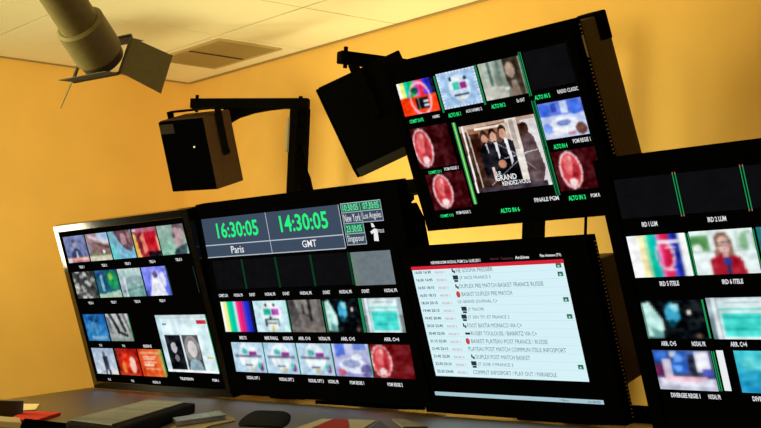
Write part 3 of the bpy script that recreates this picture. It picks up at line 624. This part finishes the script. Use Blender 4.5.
def speaker(label, pos, yaw, tilt, w, h, d, strap, led=True):
    # pos: lower front left corner (viewer side)
    c = Vector((math.cos(yaw), math.sin(yaw), 0)) * (w/2)
    t = thing('wall_speaker', label, 'speaker', (pos[0]+c.x, pos[1]+c.y, pos[2]+CZ), (tilt, 0, yaw), group='small black loudspeakers hung on arms')
    bx('cabinet', (-w/2, .004, 0), (w/2, d, h), M_SPK if led else M_BLACK, t, .004)
    bx('grille', (-w/2+.002, -.004, .002), (w/2-.002, .006, h-.002), M_GRILLE, t, .003)
    if led:
        k = MB(); k.tube([(w*.22, -.007, h*.61), (w*.22, -.002, h*.61)], .0028, 10); k.build('power_light', emi('led', (235, 240, 170), 1.2), t)
        bx('name_plate', (-w/2+.008, -.0065, h-.045), (-w/2+.075, -.004, h-.012), mat('plate_bronze', (.018, .013, .008), .6, .2), t)
    k = MB()
    e = .012; zt = h + strap
    k.box((-w/2-e, d*.42, h*.42), (-w/2-e+.006, d*.42+.028, zt)); k.box((w/2+e-.006, d*.42, h*.42), (w/2+e, d*.42+.028, zt))
    k.box((-w/2-e, d*.42, zt-.006), (w/2+e, d*.42+.028, zt))
    k.build('yoke', M_BLACK, t, .002)
    for s in (-1, 1):
        k = MB(); k.tube([(s*(w/2), d*.42+.014, h*.47), (s*(w/2+e+.006), d*.42+.014, h*.47)], .011, 12); k.build('pivot_knob', M_BLACK, t)
    return t
speaker('small dark loudspeaker with a lit dot, hanging tilted from the arm at upper left', (-5.123, 2.448, .593), R(17.2), R(20.0), .215, .250, .135, .022)
speaker('black loudspeaker hanging at a steep angle beside the upper tilted monitor', (-3.913, 2.448, .547), R(-36.27), R(27.3), .182, .250, .25, .018, False)
# second speaker arm, its post and the beam from the shorter post
p3 = post('support_post', 'black square post rising behind the upper tilted monitor', -3.43, 2.70, .91, .023)
p2 = post('support_post', 'short black post with a looped cable at the right end of the clock monitor', -4.11, 2.72, .575, .022)
k = MB(); H = .56 + CZ - ZD
pts = [(.05, -.01, H+.005), (.062, -.01, H-.04), (.05, -.01, H-.08), (.028, -.01, H-.13), (.02, -.01, H-.17), (.03, -.01, H-.25), (.04, -.01, H-.35)]
k.tube(pts, .017, 10); k.tube([(x-.03, y, z) for x, y, z in pts], .016, 10)
k.build('cable_bundle', M_CABLE, p2, smooth=True)
t = thing('cross_beam', 'black horizontal beam running behind the upper monitor from the short post', 'beam', (-4.09, 2.72, .556+CZ))
bx('beam_bar', (-.03, -.02, -.022), (.67, .02, .022), M_BLACK, t, .003)
bx('end_cap', (.67, -.023, -.025), (.68, .023, .025), M_BLACK, t)
bx('monitor_mount', (.58, -.26, -.012), (.62, -.02, .014), M_BLACK, t, .003)
arm('speaker_arm', 'short black arm holding the second speaker, disappearing behind the upper tilted monitor', (-3.84, 2.32, .868), (-3.80, 2.68, .868))
t = thing('cross_beam', 'black top beam joining the second speaker arm to the tall post', 'beam', (-3.83, 2.70, .90+CZ)); bx('beam_bar', (-.02, -.018, -.018), (.43, .018, .010), M_BLACK, t, .003)
k = MB(); k.tube([(-3.24, 2.72, CZ+z) for z in (-.098, .1, .3, .5, .8)], .004, 8)
k.tube([(-3.24, 2.72, CZ+.8), (-3.40, 2.715, CZ+.84)], .004, 8)
tag(k.build('signal_cable', M_CABLE, smooth=True), 'thin dark cable hanging in front of the wall below the upper monitor', 'cable')
# dark equipment box standing behind the list monitor
t = thing('power_box', 'low dark box on the desk in the gap between list monitor and right monitor', 'box', (-2.88, 2.86, ZD))
bx('case', (-.42, -.06, 0), (.55, .06, .036), M_HOUSB, t, .004); bx('lid', (-.424, -.064, .036), (.554, .064, .041), M_HOUSB, t, .002)

# ------------------------------------------------------------------ stage lamp
camyaw, campit, camrol = R(57.173), R(5.5316), R(2.2361)
f_ = Vector((-math.sin(camyaw)*math.cos(campit), math.cos(camyaw)*math.cos(campit), math.sin(campit)))
r_ = Vector((math.cos(camyaw), math.sin(camyaw), 0)); u_ = r_.cross(f_)
r_, u_ = math.cos(camrol)*r_ + math.sin(camrol)*u_, -math.sin(camrol)*r_ + math.cos(camrol)*u_
AX = Vector((-.418, .712, -.565)).normalized()      # the lamp points down and towards the back wall
LX = Vector((.803, .580, .137)); LX = (LX - AX * LX.dot(AX)).normalized(); LY = AX.cross(LX)
Q = Matrix((LX, LY, AX)).transposed().to_quaternion()
lp = thing('spotlight', 'olive metal theatre spotlight with open barn doors hanging from the ceiling at upper left', 'spotlight', (-3.355, 1.364, .729+CZ))
lp.rotation_mode = 'QUATERNION'; lp.rotation_quaternion = Q
k = MB(); k.tube([(0,0,-.02), (0,0,-.015), (0,0,.072), (0,0,.078)], [.050,.056,.056,.053], 40); k.build('lens_barrel', M_LAMP, lp, smooth=False)
k = MB(); k.tube([(0,0,-.15), (0,0,-.14), (0,0,-.02)], [.040,.045,.045], 36); k.build('lamp_housing', M_LAMP, lp)
k = MB(); k.tube([(0,0,-.168), (0,0,-.15)], [.030,.036], 32); k.build('rear_cap', M_LAMPD, lp)
k = MB(); k.tube([(0,0,.078), (0,0,.098)], [.052,.050], 36); k.build('front_ring', M_LAMPD, lp)
k = MB()
for s in (-1, 1): k.box((s*.058-.0, -.058, .090), (s*.062, .058, .097)); k.box((-.058, s*.062-.004, .090), (.058, s*.062, .097))
k.build('gel_frame', M_LAMPD, lp)
def bdoor(rotz, th, Ln, w0, w1):
    M = Matrix.Rotation(rotz, 4, 'Z') @ Matrix.Translation((.060, 0, .095)) @ Matrix.Rotation(th, 4, 'Y')
    k = MB(); vs = [M @ Vector(p) for x in (0, .0016) for p in ((x, -w0, 0), (x, w0, 0), (x, w1, Ln), (x, -w1, Ln))]
    k.add(vs, [(0,1,2,3), (7,6,5,4), (0,1,5,4), (1,2,6,5), (2,3,7,6), (3,0,4,7)])
    k.build('barn_door', M_DOOR, lp)
LROT = 0.0
for a, th, Ln, w0, w1 in ((0, 40, .101, .056, .061), (180, 45, .101, .050, .058), (90, 139, .06, .056, .060), (270, 40, .07, .050, .050)):
    bdoor(R(a) + LROT, R(th), Ln, w0, w1)
k = MB(); k.tube([(0,.0,-.05), (0,0,-.049)], .001, 6)
W_ = Matrix.Translation(lp.location) @ Q.to_matrix().to_4x4(); Wi = W_.inverted()
top_ = Vector((-3.355, 1.364, .729+CZ+.22))
k = MB(); sd = Q @ Vector((1, 0, 0))
for s in (-1, 1):
    a = Wi @ (lp.location + (Q @ Vector((s*.064, 0, -.11)))); b = Wi @ (top_ + sd*s*.064 - Vector((0, 0, .03))); c = Wi @ top_
    k.tube([a, b, c], .005, 8)
k.build('yoke', M_LAMPD, lp)
k = MB(); k.tube([Wi @ top_, Wi @ Vector((top_.x, top_.y, HC - .01))], .011, 12); k.tube([Wi @ Vector((top_.x, top_.y, HC-.012)), Wi @ Vector((top_.x, top_.y, HC))], .04, 20)
k.build('hanging_rod', M_LAMPD, lp)

# ------------------------------------------------------------------ things lying on the desk
def onz(z): return ZD + z
k = MB(); n = 40; ro, ri, hh = .052, .030, .028
vs = []
for z in (0, hh):
    for r in (ro, ri): vs += [(r*math.cos(2*math.pi*i/n), r*math.sin(2*math.pi*i/n), z) for i in range(n)]
fs = []
for i in range(n):
    j = (i+1) % n
    fs += [(i, j, 2*n+j, 2*n+i), (n+j, n+i, 3*n+i, 3*n+j), (i, n+i, n+j, j), (2*n+i, 2*n+j, 3*n+j, 3*n+i)]
k.add(vs, fs)
t = thing('tape_roll', 'thick roll of grey tape lying flat at the far left of the desk', 'tape roll', (-2.735, .987, ZD))
k.build('tape', mat('grey_tape', (.07, .07, .055), .55, .3, noise=.1), t, .001)
k = MB(); m2 = []
for z in (-.0005+.0008, hh+.0006):
    for r in (ri, ri-.003): m2 += [(r*math.cos(2*math.pi*i/n), r*math.sin(2*math.pi*i/n), z) for i in range(n)]
k.add(m2, fs); k.build('cardboard_core', mat('cardboard', (.55, .4, .22), .8, .1), t)
bx('paper_label', (-.025, -.050, .0282), (.03, -.033, .0290), mat('label_paper', (.75, .6, .4), .8, .1), t)

def sheet_thing(name, pts, z0, th, m, label, cat):
    k = MB(); k.prism([(x, y) for x, y in pts], z0, z0+th)
    return tag(k.build(name, m, None, .0006), label, cat)
sheet_thing('note_card', [(-2.93, 1.08), (-3.43, 1.295), (-3.47, 1.36), (-3.08, 1.20)], ZD, .002, mat('card_cream', (.80, .62, .38), .8, .2), 'cream card lying on the desk just behind the tape roll', 'card')
sheet_thing('red_folder', [(-2.457, .913), (-2.853, 1.09), (-2.829, 1.150), (-2.433, .949)], ZD, .006, mat('folder_red', (.72, .035, .018), .8, .05), 'thin red folder lying in front of the tape roll', 'folder')
sheet_thing('beige_notebook', [(-2.60, .88), (-2.44, .925), (-2.26, .86), (-2.40, .78)], ZD, .009, mat('notebook_beige', (.55, .42, .25), .7, .2), 'beige notebook in the bottom left corner of the desk', 'notebook')
sheet_thing('black_remote', [(-2.34, .895), (-2.19, .90), (-1.98, .81), (-2.08, .79)], ZD, .012, M_BEZEL2, 'flat black slab between the beige notebook and the long black case', 'remote')
# long black case with a worn grey top
t = thing('equipment_case', 'long low black case with a worn grey top lying across the desk', 'case', (-2.55, 1.15, ZD))
cb = [(-2.032, .834), (-3.289, 1.537), (-3.105, 1.560), (-1.876, .844)]
k = MB(); k.prism([(x+2.55, y-1.15) for x, y in cb], 0, .021); k.build('case_body', M_BLACK, t, .004)
ci = [(-2.052, .849), (-3.262, 1.526), (-3.125, 1.545), (-1.91, .845)]
k = MB(); k.prism([(x+2.55, y-1.15) for x, y in ci], .0212, .0228)
k.build('top_panel', mat('worn_grey', (.21, .215, .25), .7, .2, noise=.25, nscale=9), t)
sheet_thing('clear_packet', [(-2.49, 1.21), (-2.94, 1.53), (-2.70, 1.42), (-2.33, 1.14)], ZD+.004, .008, mat('plastic_blue', (.24, .30, .42), .25, .6, noise=.3, nscale=14), 'shiny bluish plastic packet lying on the papers beside the black case', 'packet')
k = MB()
oval = [(-2.30, 1.115), (-2.50, 1.225), (-2.70, 1.35), (-2.83, 1.45), (-2.87, 1.50), (-2.82, 1.50), (-2.68, 1.43), (-2.42, 1.245), (-2.28, 1.16)]
k.prism(oval, ZD, ZD+.003); tag(k.build('cream_papers', mat('paper_cream', (.42, .35, .25), .8, .1)), 'cream papers with a rounded end lying under the plastic packet', 'papers')
# dark bag, low and soft
k = MB(); nx, ny = 22, 12; vs = []; fs = []
P0, P1 = Vector((-2.43, 1.345)), Vector((-3.33, 1.87)); dd = (P1-P0); nn = Vector((-dd.y, dd.x)).normalized()
for j in range(ny):
    for i in range(nx):
        a, b = i/(nx-1), j/(ny-1)
        e = (1-(2*a-1)**4) * (1-(2*b-1)**4); w = .047 * (1 - .25*abs(2*a-1)**3)
        q = P0 + dd*a + nn*(b-.5)*2*w
        vs.append((q.x, q.y, ZD + .0005 + e*(.009 + .002*math.sin(a*17)*math.cos(b*6))))
for j in range(ny-1):
    for i in range(nx-1): q = j*nx+i; fs.append((q, q+1, q+nx+1, q+nx))
n0 = len(vs)
per = [i for i in range(nx)] + [j*nx+nx-1 for j in range(1, ny)] + [(ny-1)*nx+i for i in range(nx-2, -1, -1)] + [j*nx for j in range(ny-2, 0, -1)]
fs.append(tuple(per[::-1]))
k.add(vs, fs); tag(k.build('dark_pouch', mat('navy_cloth', (.006, .007, .011), .9, .02, noise=.3, nscale=30), smooth=True), 'low dark navy cloth pouch on the desk below the clock monitor', 'pouch')
sheet_thing('leaflet', [(-2.315, 1.336), (-2.861, 1.724), (-2.864, 1.752), (-2.303, 1.357)], ZD, .0025, mat('paper_white', (.42, .36, .28), .7, .2), 'white leaflet strip left of the red one on the desk', 'leaflet')
sheet_thing('leaflet', [(-2.303, 1.359), (-2.864, 1.754), (-2.862, 1.786), (-2.354, 1.474)], ZD, .0025, mat('paper_red', (.30, .02, .02), .8, .05), 'dark red leaflet between two pale ones on the desk', 'leaflet')
sheet_thing('leaflet', [(-2.356, 1.477), (-2.866, 1.790), (-2.846, 1.846), (-2.36, 1.500)], ZD, .0025, mat('paper_pale', (.36, .32, .27), .7, .2), 'pale leaflet between the dark red and the navy ones', 'leaflet')
sheet_thing('leaflet', [(-2.340, 1.500), (-2.839, 1.849), (-2.42, 1.60), (-2.36, 1.55)], ZD, .0025, mat('paper_navy', (.02, .022, .05), .6, .3), 'dark navy leaflet near the bottom centre of the desk', 'leaflet')
sheet_thing('cloth_pad', [(-2.50, 1.68), (-2.93, 1.94), (-2.955, 1.985), (-2.55, 1.77)], ZD, .003, mat('pad_grey', (.20, .18, .155), .8, .1, noise=.2), 'grey cloth pad in front of the list monitor', 'pad')

# ------------------------------------------------------------------ lights of the room
def alight(name, loc, rot, sx, sy, e, col):
    l = bpy.data.lights.new(name, 'AREA'); l.shape = 'RECTANGLE'; l.size = sx; l.size_y = sy; l.energy = e; l.color = col
    o = bpy.data.objects.new(name, l); C.objects.link(o); o.location = loc; o.rotation_euler = rot; return o
def plight(name, loc, e, col, rad=.12):
    l = bpy.data.lights.new(name, 'POINT'); l.energy = e; l.color = col; l.shadow_soft_size = rad
    o = bpy.data.objects.new(name, l); C.objects.link(o); o.location = loc; return o
WARM = (1.0, .74, .34)
#LIGHTS
plight('room_lamp', (-4.2, .1, 1.4), 138, (1, .98, .50), .5)
plight('room_lamp', (-2.6, -1.2, 1.6), 25, (1, .96, .5), .5)
alight('hidden_uplight', (-4.35, 2.76, CZ + .02), (math.pi, 0, 0), 1.4, .1, 12.5, (1, .97, .56))
alight('hidden_uplight', (-2.95, 2.76, CZ + .045), (math.pi, 0, 0), .8, .1, 1.8, (1, .93, .5))  # unseen strip added to brighten the list monitor's housing side
alight('left_wall_sconce', (-6.1, 1.985, CZ + .32), (0, 0, 0), .15, .20, 1.5, (1, .93, .62)).rotation_euler = Vector((-.917, -.333, -.208)).to_track_quat('Z', 'Y').to_euler()
#ENDL
w = bpy.data.worlds.new('World'); bpy.context.scene.world = w; w.use_nodes = True
w.node_tree.nodes['Background'].inputs[0].default_value = (.3, .2, .1, 1); w.node_tree.nodes['Background'].inputs[1].default_value = .05

# ------------------------------------------------------------------ camera
cd = bpy.data.cameras.new('camera'); co = bpy.data.objects.new('camera', cd); C.objects.link(co)
cd.sensor_width = 36; cd.sensor_fit = 'HORIZONTAL'; cd.lens = 36 * 1636.61 / 761; cd.clip_start = .05
m = Matrix(((r_.x, u_.x, -f_.x), (r_.y, u_.y, -f_.y), (r_.z, u_.z, -f_.z))).to_4x4()
co.matrix_world = Matrix.Translation((0, 0, CZ)) @ m
bpy.context.scene.camera = co
vs_ = bpy.context.scene.view_settings
bpy.context.scene.display_settings.display_device = 'sRGB'
vs_.view_transform = 'Standard'; vs_.look = 'None'; vs_.gamma = 1; vs_.use_curve_mapping = False; vs_.exposure = 0
